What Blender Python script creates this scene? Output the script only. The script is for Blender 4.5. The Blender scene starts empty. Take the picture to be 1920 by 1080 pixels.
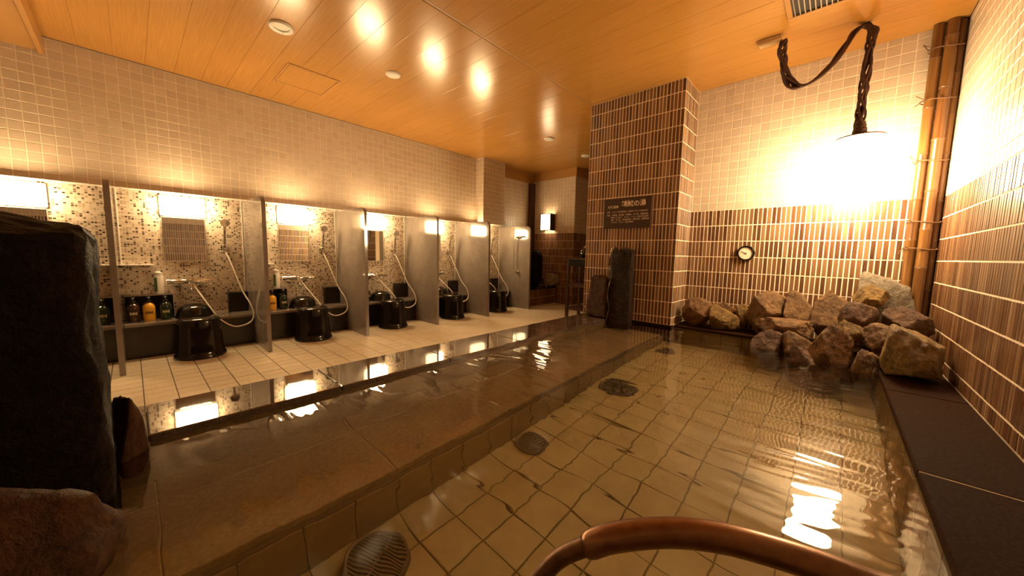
import bpy, math, random
import numpy as np
from mathutils import Vector, Matrix, noise

scene = bpy.context.scene
COL = scene.collection
random.seed(7)
PI = math.pi

# ------------------------------------------------------------------ camera
FPX = 655.908
RIGHT = Vector((0.73496072, 0.67778616, 0.02094401))
DOWN = Vector((0.08214716, -0.05833329, -0.99491159))
FWD = Vector((-0.67311558, 0.73294143, -0.09855089))
EYE = Vector((0.0, 0.0, 0.9))
cam = bpy.data.cameras.new('camera')
cam.sensor_width = 36.0
cam.lens = FPX / 1920 * 36
cam.clip_start = 0.02
camo = bpy.data.objects.new('camera', cam)
COL.objects.link(camo)
m3 = Matrix((RIGHT, -DOWN, -FWD)).transposed()
camo.matrix_world = Matrix.Translation(EYE) @ m3.to_4x4()
scene.camera = camo

# ------------------------------------------------------------------ world, exposure
world = bpy.data.worlds.new('world')
scene.world = world
world.use_nodes = True
world.node_tree.nodes['Background'].inputs[0].default_value = (0.05, 0.035, 0.02, 1)
world.node_tree.nodes['Background'].inputs[1].default_value = 0.2
vs = scene.view_settings
vs.view_transform = 'Standard'
vs.look = 'None'
vs.gamma = 1.0
vs.use_curve_mapping = False
vs.exposure = 0.8
scene.cycles.max_bounces = 12
scene.cycles.transmission_bounces = 8
scene.cycles.transparent_max_bounces = 8
scene.cycles.glossy_bounces = 6
scene.cycles.sample_clamp_indirect = 8.0
scene.cycles.blur_glossy = 0.3

WARM = (1.0, 0.70, 0.36, 1)
LANTERN_POWER = 44.0
BOOTH_POWER = 42.0
FAR_POWER = 9.0

# ------------------------------------------------------------------ room measures (metres, floor of the washing area = 0)
ZC = 2.40            # ceiling
ZK = 0.285           # pool kerb top
ZW = 0.262           # water level
ZB = -0.30           # pool bottom
XL = -4.38           # upper left wall
XM = -4.29           # mosaic wall face
XR = 0.486           # right wall
YB = 3.602           # back wall
YP = 3.247           # pillar front
YN = -2.0            # wall behind the photographer
PX0, PX1 = -1.94, -1.04
KX0, KX1 = -1.92, -1.60   # left kerb
KR = 0.229           # right kerb inner edge
YPOOL = 3.30
BROW = 0.1387        # brown tile row
BCOL = 0.0311
BZ0 = 0.908          # a brown row line
BTOP = BZ0 + 3 * BROW
BEI = 0.0687


def ray(px, py):
    return FWD + RIGHT * ((px - 960) / FPX) + DOWN * ((py - 540) / FPX)


def atY(px, py, y):
    d = ray(px, py)
    return EYE + d * (y / d.y)


def project(p):
    v = Vector(p) - EYE
    d = v.dot(FWD)
    if d < 0.05:
        return None
    return (960 + FPX * v.dot(RIGHT) / d, 540 + FPX * v.dot(DOWN) / d, d)


# ------------------------------------------------------------------ materials
class Mat:
    def __init__(self, name):
        self.m = bpy.data.materials.new(name)
        self.m.use_nodes = True
        self.nt = self.m.node_tree
        self.b = self.nt.nodes['Principled BSDF']

    def n(self, t, **kw):
        nd = self.nt.nodes.new(t)
        for k, v in kw.items():
            if k in nd.inputs.keys():
                nd.inputs[k].default_value = v
            else:
                setattr(nd, k, v)
        return nd

    def link(self, a, b):
        self.nt.links.new(a, b)

    def math(self, op, a, b=None):
        nd = self.nt.nodes.new('ShaderNodeMath')
        nd.operation = op
        for i, v in enumerate((a, b)):
            if v is None:
                continue
            if isinstance(v, (int, float)):
                nd.inputs[i].default_value = v
            else:
                self.link(v, nd.inputs[i])
        return nd.outputs[0]

    def pos(self, scale=(1, 1, 1), obj=False):
        mp = self.n('ShaderNodeMapping')
        mp.inputs['Scale'].default_value = scale
        if obj:
            src = self.n('ShaderNodeTexCoord').outputs['Object']
        else:
            src = self.n('ShaderNodeNewGeometry').outputs['Position']
        self.link(src, mp.inputs['Vector'])
        return mp.outputs[0]

    def noise(self, vec, scale=5.0, detail=4.0, rough=0.55, dist=0.0):
        nd = self.n('ShaderNodeTexNoise')
        nd.inputs['Scale'].default_value = scale
        nd.inputs['Detail'].default_value = detail
        nd.inputs['Roughness'].default_value = rough
        nd.inputs['Distortion'].default_value = dist
        self.link(vec, nd.inputs['Vector'])
        return nd.outputs[0]

    def ramp(self, fac, stops, interp='LINEAR'):
        nd = self.n('ShaderNodeValToRGB')
        cr = nd.color_ramp
        cr.interpolation = interp
        while len(cr.elements) > 1:
            cr.elements.remove(cr.elements[-1])
        cr.elements[0].position = stops[0][0]
        cr.elements[0].color = (*stops[0][1], 1)
        for p, c in stops[1:]:
            e = cr.elements.new(p)
            e.color = (*c, 1)
        self.link(fac, nd.inputs[0])
        return nd.outputs[0]

    def mix(self, fac, a, b, mode='MIX'):
        nd = self.n('ShaderNodeMix')
        nd.data_type = 'RGBA'
        nd.blend_type = mode
        for sock, v in ((nd.inputs[0], fac), (nd.inputs[6], a), (nd.inputs[7], b)):
            if isinstance(v, (int, float)):
                sock.default_value = v
            elif isinstance(v, tuple):
                sock.default_value = (*v, 1)
            else:
                self.link(v, sock)
        return nd.outputs[2]

    def rnd(self):
        a = self.n('ShaderNodeObjectInfo').outputs['Random']
        b = self.n('ShaderNodeNewGeometry').outputs['Random Per Island']
        return self.math('FRACT', self.math('ADD', a, b))

    def bump(self, h, strength=0.2, dist=0.01):
        nd = self.n('ShaderNodeBump')
        nd.inputs['Strength'].default_value = strength
        nd.inputs['Distance'].default_value = dist
        self.link(h, nd.inputs['Height'])
        self.link(nd.outputs[0], self.b.inputs['Normal'])

    def set(self, color=None, rough=None, metal=None, spec=None, coat=None, coat_rough=None):
        I = self.b.inputs
        if color is not None:
            if isinstance(color, tuple):
                I['Base Color'].default_value = (*color, 1)
            else:
                self.link(color, I['Base Color'])
        if rough is not None:
            if isinstance(rough, (int, float)):
                I['Roughness'].default_value = rough
            else:
                self.link(rough, I['Roughness'])
        if metal is not None:
            I['Metallic'].default_value = metal
        if spec is not None:
            I['Specular IOR Level'].default_value = spec
        if coat is not None:
            I['Coat Weight'].default_value = coat
        if coat_rough is not None:
            I['Coat Roughness'].default_value = coat_rough
        return self


M = {}


def simple(name, color, rough=0.5, metal=0.0, grain=0.0, gscale=40.0, spec=None, bump=0.0):
    m = Mat(name)
    if grain > 0:
        f = m.noise(m.pos(obj=True), gscale, 4)
        c = m.mix(f, tuple(max(0, x * (1 - grain)) for x in color), tuple(min(1, x * (1 + grain)) for x in color))
        m.set(c, rough, metal, spec)
        if bump:
            m.bump(f, bump, 0.004)
    else:
        m.set(color, rough, metal, spec)
    M[name] = m.m
    return m.m


def emit(name, color, strength):
    m = Mat(name)
    m.set((0.9, 0.8, 0.65), 0.5)
    m.b.inputs['Emission Color'].default_value = color
    m.b.inputs['Emission Strength'].default_value = strength
    M[name] = m.m
    return m.m


def build_materials():
    # pale wall tile
    m = Mat('beige_tile')
    r = m.rnd()
    c = m.ramp(r, [(0, (0.56, 0.455, 0.345)), (0.5, (0.605, 0.495, 0.38)), (1, (0.64, 0.53, 0.41))])
    f = m.noise(m.pos((30, 30, 160)), 1.0, 3)
    c = m.mix(0.2, c, m.ramp(f, [(0.3, (0.44, 0.35, 0.25)), (0.7, (0.70, 0.59, 0.46))]))
    m.set(c, 0.34)
    m.bump(f, 0.12, 0.002)
    M['beige_tile'] = m.m
    simple('pale_grout', (0.86, 0.76, 0.61), 0.8, grain=0.1)
    # brown border tile
    m = Mat('brown_tile')
    r = m.rnd()
    c = m.ramp(r, [(0, (0.055, 0.018, 0.007)), (0.25, (0.105, 0.036, 0.012)), (0.5, (0.165, 0.068, 0.023)),
                   (0.72, (0.21, 0.102, 0.042)), (0.88, (0.27, 0.148, 0.068)), (1, (0.32, 0.19, 0.095))])
    f = m.noise(m.pos((120, 120, 5)), 1.0, 4)
    c = m.mix(0.35, c, m.ramp(f, [(0.35, (0.065, 0.026, 0.011)), (0.65, (0.25, 0.135, 0.064))]))
    m.set(c, 0.32)
    m.bump(f, 0.15, 0.002)
    M['brown_tile'] = m.m
    simple('brown_grout', (0.90, 0.76, 0.58), 0.8, grain=0.1)
    simple('pool_side', (0.23, 0.15, 0.065), 0.5, grain=0.25, gscale=14)
    simple('pool_grout', (0.22, 0.16, 0.065), 0.8, grain=0.2)
    simple('dark_grout', (0.10, 0.065, 0.035), 0.8, grain=0.2)
    # washing floor tile
    m = Mat('floor_tile')
    r = m.rnd()
    c = m.ramp(r, [(0, (0.66, 0.56, 0.41)), (1, (0.76, 0.66, 0.50))])
    f = m.noise(m.pos((14, 60, 14)), 1.0, 4)
    c = m.mix(0.3, c, m.ramp(f, [(0.3, (0.56, 0.46, 0.33)), (0.7, (0.80, 0.70, 0.53))]))
    m.set(c, 0.28)
    m.bump(f, 0.2, 0.003)
    M['floor_tile'] = m.m
    # pool bottom tile
    m = Mat('pool_tile')
    r = m.rnd()
    c = m.ramp(r, [(0, (0.39, 0.30, 0.125)), (1, (0.45, 0.355, 0.165))])
    f = m.noise(m.pos(), 9.0, 5)
    c = m.mix(0.4, c, m.ramp(f, [(0.3, (0.31, 0.24, 0.09)), (0.7, (0.50, 0.40, 0.18))]))
    m.set(c, 0.5)
    M['pool_tile'] = m.m
    # brown granite of the submerged bench
    m = Mat('bench_granite')
    f = m.noise(m.pos(), 60.0, 6, 0.7)
    f2 = m.noise(m.pos(), 5.0, 4)
    c = m.ramp(f, [(0.3, (0.13, 0.080, 0.038)), (0.5, (0.25, 0.160, 0.078)), (0.7, (0.38, 0.265, 0.14))])
    c = m.mix(0.45, c, m.ramp(f2, [(0.3, (0.16, 0.095, 0.045)), (0.7, (0.30, 0.21, 0.085))]))
    m.set(c, 0.5)
    M['bench_granite'] = m.m
    simple('bench_joint', (0.55, 0.44, 0.26), 0.8)
    # polished kerb granite
    m = Mat('kerb_granite')
    f = m.noise(m.pos(), 140.0, 5, 0.7)
    c = m.ramp(f, [(0.3, (0.030, 0.018, 0.012)), (0.55, (0.075, 0.048, 0.034)), (0.75, (0.16, 0.11, 0.08))])
    m.set(c, 0.03, spec=0.9)
    m.b.inputs['IOR'].default_value = 1.85
    w = m.noise(m.pos(), 7.0, 2)
    m.bump(w, 0.02, 0.01)
    M['kerb_granite'] = m.m
    m = Mat('honed_granite')
    f = m.noise(m.pos(), 120.0, 5, 0.7)
    c = m.ramp(f, [(0.3, (0.015, 0.006, 0.003)), (0.55, (0.030, 0.0125, 0.006)), (0.75, (0.058, 0.027, 0.014))])
    m.set(c, 0.7, spec=0.03)
    M['honed_granite'] = m.m
    # grey speckled partition stone
    m = Mat('grey_granite')
    f = m.noise(m.pos(), 330.0, 3, 0.8)
    f2 = m.noise(m.pos(), 9.0, 3)
    c = m.ramp(f, [(0.3, (0.10, 0.08, 0.065)), (0.5, (0.22, 0.18, 0.15)), (0.68, (0.36, 0.31, 0.27))])
    c = m.mix(0.3, c, m.ramp(f2, [(0.3, (0.14, 0.11, 0.09)), (0.7, (0.28, 0.24, 0.20))]))
    m.set(c, 0.10, spec=0.7)
    M['grey_granite'] = m.m
    # small glass mosaic on the shower wall: random cells on a 19 mm grid
    m = Mat('mosaic')
    g = m.n('ShaderNodeNewGeometry').outputs['Position']
    sx = m.n('ShaderNodeSeparateXYZ')
    m.link(g, sx.inputs[0])
    yy = m.math('DIVIDE', sx.outputs['Y'], 0.0180)
    zz = m.math('DIVIDE', sx.outputs['Z'], 0.0150)
    cy, cz = m.math('FLOOR', yy), m.math('FLOOR', zz)
    cb = m.n('ShaderNodeCombineXYZ')
    m.link(cy, cb.inputs[0])
    m.link(cz, cb.inputs[1])
    wn = m.n('ShaderNodeTexWhiteNoise')
    wn.noise_dimensions = '2D'
    m.link(cb.outputs[0], wn.inputs['Vector'])
    c = m.ramp(wn.outputs['Value'], [(0, (0.07, 0.048, 0.033)), (0.08, (0.18, 0.125, 0.085)), (0.17, (0.42, 0.33, 0.24)),
                                     (0.40, (0.56, 0.46, 0.35)), (0.68, (0.66, 0.56, 0.45))], 'CONSTANT')
    fy, fz = m.math('FRACT', yy), m.math('FRACT', zz)
    ey = m.math('MINIMUM', fy, m.math('SUBTRACT', 1.0, fy))
    ez = m.math('MINIMUM', fz, m.math('SUBTRACT', 1.0, fz))
    edge = m.math('LESS_THAN', m.math('MINIMUM', ey, ez), 0.09)
    c = m.mix(edge, c, (0.66, 0.57, 0.46))
    m.set(c, 0.22)
    m.bump(m.math('SUBTRACT', 1.0, edge), 0.4, 0.001)
    M['mosaic'] = m.m
    # ceiling boards
    m = Mat('ceiling_wood')
    r = m.rnd()
    f = m.noise(m.pos((3.0, 130, 10)), 1.0, 4)
    c = m.ramp(f, [(0.25, (0.39, 0.18, 0.034)), (0.5, (0.47, 0.225, 0.046)), (0.75, (0.54, 0.27, 0.062))])
    c = m.mix(0.18, c, m.ramp(r, [(0, (0.44, 0.215, 0.055)), (1, (0.56, 0.30, 0.085))]))
    m.set(c, 0.20, spec=0.6)
    M['ceiling_wood'] = m.m
    simple('wood_trim', (0.44, 0.225, 0.065), 0.35, grain=0.12, gscale=12)
    simple('shadow_gap', (0.05, 0.02, 0.008), 0.8)
    simple('dark_wood', (0.055, 0.022, 0.010), 0.35, grain=0.3, gscale=18)
    simple('black_gloss', (0.008, 0.005, 0.004), 0.10, spec=0.6)
    simple('black_stone', (0.020, 0.015, 0.012), 0.18, grain=0.4, gscale=200)
    simple('black_matt', (0.012, 0.008, 0.006), 0.5)
    simple('chrome', (0.80, 0.78, 0.74), 0.09, 1.0)
    simple('steel', (0.55, 0.52, 0.48), 0.28, 1.0)
    simple('grate_metal', (0.20, 0.16, 0.11), 0.45, 0.6)
    simple('white_hose', (0.82, 0.76, 0.66), 0.35)
    simple('white_plastic', (0.80, 0.76, 0.68), 0.4)
    simple('grey_plastic', (0.35, 0.30, 0.24), 0.45)
    simple('tan_plastic', (0.55, 0.36, 0.17), 0.45)
    simple('mirror', (0.88, 0.86, 0.82), 0.015, 1.0)
    simple('brown_glass', (0.045, 0.016, 0.008), 0.08, spec=0.7)
    simple('yellow_bottle', (0.78, 0.40, 0.03), 0.22)
    simple('green_glass', (0.016, 0.034, 0.014), 0.08, spec=0.7)
    simple('pale_print', (0.62, 0.58, 0.36), 0.5)
    simple('green_print', (0.08, 0.20, 0.09), 0.4)
    simple('sign_brown', (0.050, 0.020, 0.009), 0.42, grain=0.15, gscale=60)
    simple('sign_ink', (0.90, 0.74, 0.58), 0.6)
    simple('dial_face', (0.86, 0.74, 0.56), 0.5)
    simple('vine_bark', (0.060, 0.020, 0.010), 0.65, grain=0.4, gscale=80, bump=0.4)
    simple('dry_twig', (0.16, 0.08, 0.035), 0.7, grain=0.3)
    simple('wet_film', (0.10, 0.075, 0.05), 0.04, 0.7, spec=1.0)
    # bronze handrail
    m = Mat('bronze')
    f = m.noise(m.pos(), 60.0, 5)
    m.set(m.ramp(f, [(0.3, (0.27, 0.14, 0.08)), (0.7, (0.37, 0.21, 0.125))]), 0.30, 0.75)
    M['bronze'] = m.m
    m = Mat('dark_bronze')
    f = m.noise(m.pos(), 60.0, 5)
    m.set(m.ramp(f, [(0.3, (0.12, 0.06, 0.03)), (0.7, (0.22, 0.12, 0.06))]), 0.38, 0.6)
    M['dark_bronze'] = m.m
    # bamboo
    m = Mat('bamboo')
    r = m.rnd()
    f = m.noise(m.pos((60, 60, 3)), 1.0, 4)
    c = m.ramp(f, [(0.25, (0.075, 0.026, 0.009)), (0.5, (0.16, 0.065, 0.018)), (0.8, (0.28, 0.14, 0.034))])
    c = m.mix(0.35, c, m.ramp(r, [(0, (0.08, 0.03, 0.014)), (1, (0.26, 0.13, 0.028))]))
    m.set(c, 0.25, spec=0.6)
    M['bamboo'] = m.m
    # rocks
    for nm, a, b, c3 in (('rock_orange', (0.045, 0.016, 0.005), (0.20, 0.088, 0.024), (0.36, 0.19, 0.060)),
                         ('rock_brown', (0.046, 0.019, 0.007), (0.19, 0.092, 0.032), (0.40, 0.235, 0.090)),
                         ('rock_yellow', (0.055, 0.027, 0.007), (0.23, 0.128, 0.030), (0.43, 0.27, 0.075)),
                         ('rock_grey', (0.09, 0.065, 0.043), (0.25, 0.20, 0.14), (0.46, 0.39, 0.29)),
                         ('rock_red', (0.034, 0.013, 0.006), (0.13, 0.058, 0.026), (0.25, 0.13, 0.064)),
                         ('stone_dark', (0.004, 0.0025, 0.0018), (0.009, 0.005, 0.003), (0.030, 0.014, 0.006)),
                         ('stone_wet', (0.006, 0.003, 0.0015), (0.020, 0.009, 0.004), (0.070, 0.030, 0.010)),
                         ('rock_rust', (0.020, 0.007, 0.003), (0.070, 0.025, 0.008), (0.17, 0.070, 0.020))):
        m = Mat(nm)
        p = m.pos(obj=True)
        f1 = m.noise(p, 9.0, 8, 0.65, 0.6)
        f2 = m.noise(p, 45.0, 6, 0.7)
        c = m.ramp(f1, [(0.30, a), (0.52, b), (0.75, c3)])
        c = m.mix(0.35, c, m.ramp(f2, [(0.35, a), (0.65, c3)]))
        m.set(c, 0.36 if nm == 'stone_wet' else 0.46, spec={'stone_dark': 0.08, 'stone_wet': 0.2, 'rock_rust': 0.25}.get(nm, 0.45))
        m.bump(m.math('ADD', f1, m.math('MULTIPLY', f2, 0.5)), 1.0, 0.03)
        M[nm] = m.m
    # water
    m = Mat('water')
    m.set((0.97, 0.95, 0.88), 0.0)
    m.b.inputs['Transmission Weight'].default_value = 1.0
    m.b.inputs['IOR'].default_value = 1.333
    M['water'] = m.m
    emit('lantern_glow', (1.0, 0.74, 0.42, 1), LANTERN_POWER)
    emit('booth_glow', (1.0, 0.70, 0.355, 1), BOOTH_POWER)
    emit('far_glow', (1.0, 0.72, 0.40, 1), FAR_POWER)


build_materials()


# ------------------------------------------------------------------ mesh helpers
class MB:
    """collects shapes, then becomes ONE mesh object"""

    def __init__(self):
        self.v = []
        self.f = []

    def add(self, vs_, fs):
        o = len(self.v)
        self.v += [tuple(p) for p in vs_]
        self.f += [tuple(i + o for i in f) for f in fs]
        return self

    def box(self, x0, x1, y0, y1, z0, z1, bev=0.0):
        if bev <= 0:
            self.add([(x0, y0, z0), (x1, y0, z0), (x1, y1, z0), (x0, y1, z0), (x0, y0, z1), (x1, y0, z1), (x1, y1, z1), (x0, y1, z1)],
                     [(3, 2, 1, 0), (4, 5, 6, 7), (0, 1, 5, 4), (1, 2, 6, 5), (2, 3, 7, 6), (3, 0, 4, 7)])
            return self
        b = min(bev, (x1 - x0) * .45, (y1 - y0) * .45, (z1 - z0) * .45)
        rings = []
        for z, i in ((z0, b), (z0 + b, 0), (z1 - b, 0), (z1, b)):
            xa, xb, ya, yb = x0 + i, x1 - i, y0 + i, y1 - i
            c = b
            rings.append([(xa + c, ya, z), (xb - c, ya, z), (xb, ya + c, z), (xb, yb - c, z), (xb - c, yb, z), (xa + c, yb, z), (xa, yb - c, z), (xa, ya + c, z)])
        vs_ = [p for r in rings for p in r]
        fs = [tuple(reversed(range(8))), tuple(range(24, 32))]
        for k in range(3):
            for i in range(8):
                j = (i + 1) % 8
                fs.append((k * 8 + i, k * 8 + j, k * 8 + 8 + j, k * 8 + 8 + i))
        return self.add(vs_, fs)

    def lathe(self, prof, seg=32, c=(0, 0, 0), axis='z'):
        vs_, fs = [], []
        for r, z in prof:
            for i in range(seg):
                a = 2 * PI * i / seg
                p = (r * math.cos(a), r * math.sin(a), z)
                if axis == 'x':
                    p = (p[2], p[0], p[1])
                elif axis == 'y':
                    p = (p[1], p[2], p[0])
                vs_.append((p[0] + c[0], p[1] + c[1], p[2] + c[2]))
        for k in range(len(prof) - 1):
            for i in range(seg):
                j = (i + 1) % seg
                fs.append((k * seg + i, k * seg + j, (k + 1) * seg + j, (k + 1) * seg + i))
        if prof[0][0] > 1e-6:
            fs.append(tuple(reversed(range(seg))))
        if prof[-1][0] > 1e-6:
            fs.append(tuple(range((len(prof) - 1) * seg, len(prof) * seg)))
        return self.add(vs_, fs)

    def tube(self, pts, r, seg=10, radii=None, caps=True):
        pts = [Vector(p) for p in pts]
        n = len(pts)
        vs_, fs = [], []
        t0 = (pts[1] - pts[0]).normalized()
        up = Vector((0, 0, 1)) if abs(t0.z) < 0.9 else Vector((1, 0, 0))
        u = t0.cross(up).normalized()
        for k in range(n):
            t = (pts[min(k + 1, n - 1)] - pts[max(k - 1, 0)]).normalized()
            u = (u - t * u.dot(t)).normalized()
            w = t.cross(u)
            rr = radii[k] if radii else r
            for i in range(seg):
                a = 2 * PI * i / seg
                vs_.append(pts[k] + u * (rr * math.cos(a)) + w * (rr * math.sin(a)))
        for k in range(n - 1):
            for i in range(seg):
                j = (i + 1) % seg
                fs.append((k * seg + i, k * seg + j, (k + 1) * seg + j, (k + 1) * seg + i))
        if caps:
            fs.append(tuple(reversed(range(seg))))
            fs.append(tuple(range((n - 1) * seg, n * seg)))
        return self.add(vs_, fs)

    def prism(self, outline, a0, a1, axis='y'):
        n = len(outline)
        vs_ = []
        for a in (a0, a1):
            for p, q in outline:
                vs_.append({'y': (p, a, q), 'x': (a, p, q), 'z': (p, q, a)}[axis])
        fs = [tuple(range(n)), tuple(reversed(range(n, 2 * n)))]
        for i in range(n):
            j = (i + 1) % n
            fs.append((i, i + n, j + n, j))
        return self.add(vs_, fs)

    def mesh(self, name, mat, smooth=False):
        me = bpy.data.meshes.new(name)
        me.from_pydata(self.v, [], self.f)
        me.materials.append(M[mat])
        me.validate()
        bm_fix(me)
        if smooth:
            me.polygons.foreach_set('use_smooth', [True] * len(me.polygons))
            if smooth != 'full':
                me.set_sharp_from_angle(angle=math.radians(38))
        me.update()
        return me

    def build(self, name, mat, parent=None, smooth=False, loc=None):
        return link(name, self.mesh(name, mat, smooth), parent, loc)


import bmesh


def bm_fix(me):
    if len(me.polygons) > 60000:
        return
    bm = bmesh.new()
    bm.from_mesh(me)
    bmesh.ops.recalc_face_normals(bm, faces=bm.faces)
    bm.to_mesh(me)
    bm.free()


def link(name, me, parent=None, loc=None):
    o = bpy.data.objects.new(name, me)
    COL.objects.link(o)
    if parent is not None:
        o.parent = parent
    if loc is not None:
        o.location = loc
    return o


def tag(o, label, cat, group=None, kind=None):
    o['label'] = label
    o['category'] = cat
    if group:
        o['group'] = group
    if kind:
        o['kind'] = kind
    return o


def struct(o, label=None):
    o['kind'] = 'structure'
    if label:
        o['label'] = label
    return o


def thing(name, label, cat, loc=(0, 0, 0), group=None, rz=0.0):
    o = bpy.data.objects.new(name, None)
    o.empty_display_size = 0.1
    COL.objects.link(o)
    o.location = loc
    o.rotation_euler = (0, 0, rz)
    return tag(o, label, cat, group)


def spline(pts, n=8):
    """Catmull-Rom through the points"""
    P = [Vector(p) for p in pts]
    P = [P[0] * 2 - P[1]] + P + [P[-1] * 2 - P[-2]]
    out = []
    for i in range(1, len(P) - 2):
        for k in range(n):
            t = k / n
            a, b, c, d = P[i - 1], P[i], P[i + 1], P[i + 2]
            out.append(0.5 * ((2 * b) + (c - a) * t + (2 * a - 5 * b + 4 * c - d) * t * t + (3 * b - a - 3 * c + d) * t ** 3))
    out.append(P[-2])
    return out


# ------------------------------------------------------------------ tiles
def tile_mesh(name, w, h, t, cham, mat):
    mb = MB()
    a, b = w / 2, h / 2
    c = cham
    vs_ = []
    for z, i in ((0, 0), (t - c, 0), (t, c)):
        vs_ += [(-a + i, -b + i, z), (a - i, -b + i, z), (a - i, b - i, z), (-a + i, b - i, z)]
    fs = [(8, 9, 10, 11)]
    for k in (0, 4):
        for i in range(4):
            j = (i + 1) % 4
            fs.append((k + i, k + j, k + 4 + j, k + 4 + i))
    mb.add(vs_, fs)
    me = bpy.data.meshes.new(name)
    me.from_pydata(mb.v, [], mb.f)
    me.materials.append(M[mat])
    me.update()
    return me


def edges(a, b, pitch, anchor=None):
    """tile joints between a and b on a grid through anchor"""
    if anchor is None:
        anchor = a
    k = math.ceil((a - anchor) / pitch - 1e-6)
    out = [a]
    p = anchor + k * pitch
    while p < b - 1e-6:
        if p > a + 0.004:
            out.append(p)
        p += pitch
    if b - out[-1] < 0.004:
        out[-1] = b
    else:
        out.append(b)
    return out


def tile_panel(parent, name, O, U, V, ue, ve, pu, pv, gap, thick, cham, mat, nmax=300, skip=None, jitter=0.0):
    """tiles on the plane O + u U + v V, normal U x V; the nmax that show largest become parts, the rest one stuff mesh"""
    O, U, V = Vector(O), Vector(U), Vector(V)
    N = U.cross(V)
    base = tile_mesh(name, pu - gap, pv - gap, thick, cham, mat)
    items = []
    for i in range(len(ue) - 1):
        for j in range(len(ve) - 1):
            w, h = ue[i + 1] - ue[i] - gap, ve[j + 1] - ve[j] - gap
            if w < 0.004 or h < 0.004:
                continue
            u, v = (ue[i] + ue[i + 1]) / 2, (ve[j] + ve[j + 1]) / 2
            if skip and skip(u, v):
                continue
            c = O + U * u + V * v
            s = 0.0
            q = project(c)
            if q and -10 < q[0] < 1930 and -10 < q[1] < 1090:
                n_dot = abs((EYE - c).normalized().dot(N))
                s = w * h * n_dot / q[2] ** 2
            items.append((s, c, w, h))
    items.sort(key=lambda t: -t[0])
    rot = Matrix((U, V, N)).transposed().to_4x4()
    rest = []
    made = 0
    for s, c, w, h in items:
        if s > 0 and made < nmax:
            o = bpy.data.objects.new(name, base)
            o.matrix_basis = Matrix.Translation(c + N * random.uniform(-jitter, jitter)) @ rot @ Matrix.Diagonal((w / (pu - gap), h / (pv - gap), 1, 1))
            COL.objects.link(o)
            o.parent = parent
            made += 1
        else:
            rest.append((c, w, h))
    if rest:
        vs_, fs = [], []
        for c, w, h in rest:
            o = len(vs_)
            j = random.uniform(-jitter, jitter)
            for z, i in ((0, 0), (thick - cham, 0), (thick, cham)):
                a, b = w / 2 - i, h / 2 - i
                for x, y in ((-a, -b), (a, -b), (a, b), (-a, b)):
                    vs_.append(c + U * x + V * y + N * (z + j))
            fs.append((o + 8, o + 9, o + 10, o + 11))
            for k in (0, 4):
                for i in range(4):
                    jn = (i + 1) % 4
                    fs.append((o + k + i, o + k + jn, o + k + 4 + jn, o + k + 4 + i))
        me = bpy.data.meshes.new(name + '_field')
        me.from_pydata([tuple(p) for p in vs_], [], fs)
        me.materials.append(M[mat])
        me.update()
        o = link(name + '_field', me, parent)
        o['kind'] = 'stuff'


X_, Y_, Z_ = Vector((1, 0, 0)), Vector((0, 1, 0)), Vector((0, 0, 1))
TT = 0.0017       # tile thickness over the grout


def brown_rows(z0, z1):
    return edges(z0, z1, BROW, BZ0 - 20 * BROW)


# ================================================================== STRUCTURE
# ---- floor of the washing area
fl = struct(MB().box(XL - 0.1, KX0, YN, 6.6, -0.15, -0.004).build('floor', 'dark_grout'), 'cream tiled washing area floor beside the pool')
tile_panel(fl, 'floor_tile', (0, 0, -0.004), X_, Y_, edges(XM, KX0, 0.1045, -1.95), edges(YN, 6.6, 0.144, 0.004),
           0.1045, 0.144, 0.005, 0.0045, 0.0012, 'floor_tile', 300, jitter=0.0004)

# ---- left wall: pale tile above, mosaic lining wall below
wl = struct(MB().box(XL - 0.1, XL, YN, 6.6, 0.0, ZC).build('wall_left', 'pale_grout'), 'pale square tiled wall above the shower booths')
tile_panel(wl, 'wall_tile', (XL, 0, 0), Y_, Z_, edges(YN, 3.86, BEI, 0.011), edges(1.37, ZC - 0.012, BEI, 2.251), BEI, BEI, 0.005, TT, 0.0015, 'beige_tile', 300)
tile_panel(wl, 'far_wall_tile', (XL, 0, 0), Y_, Z_, edges(4.34, 5.3, BEI, 0.011), edges(0.0, 2.215, BEI, 2.251), BEI, BEI, 0.005, TT, 0.0015, 'beige_tile', 0)
MB().box(XL, XL + 0.02, 4.34, 5.3, 2.22, ZC).build('beam_panel', 'wood_trim', wl)

ws = struct(MB().box(XL - 0.02, XM, YN, 4.338, 0.0, 1.355).build('wall_shower', 'mosaic'), 'low mosaic lining wall behind the shower booths')
MB().box(XL, XM + 0.006, YN, 4.338, 1.355, 1.367, 0.002).build('ledge_cap', 'white_plastic', ws)
MB().box(XM, XM + 0.003, YN, 4.338, 0.285, 0.295).build('base_strip', 'white_plastic', ws)

# column at the end of the washing wall
cl = struct(MB().box(XL, -4.205, 3.86, 4.345, 1.368, ZC).build('wall_column', 'pale_grout'), 'pale tiled column past the last booth')
tile_panel(cl, 'column_tile', (0, 3.86, 0), X_, Z_, edges(XL, -4.205, BEI, XL), edges(1.368, ZC, BEI, 2.251), BEI, BEI, 0.005, TT, 0.0015, 'beige_tile', 0)
tile_panel(cl, 'column_face_tile', (-4.205, 0, 0), Y_, Z_, edges(3.86, 4.345, BEI, 3.86), edges(1.368, ZC, BEI, 2.251), BEI, BEI, 0.005, TT, 0.0015, 'beige_tile', 0)

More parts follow.
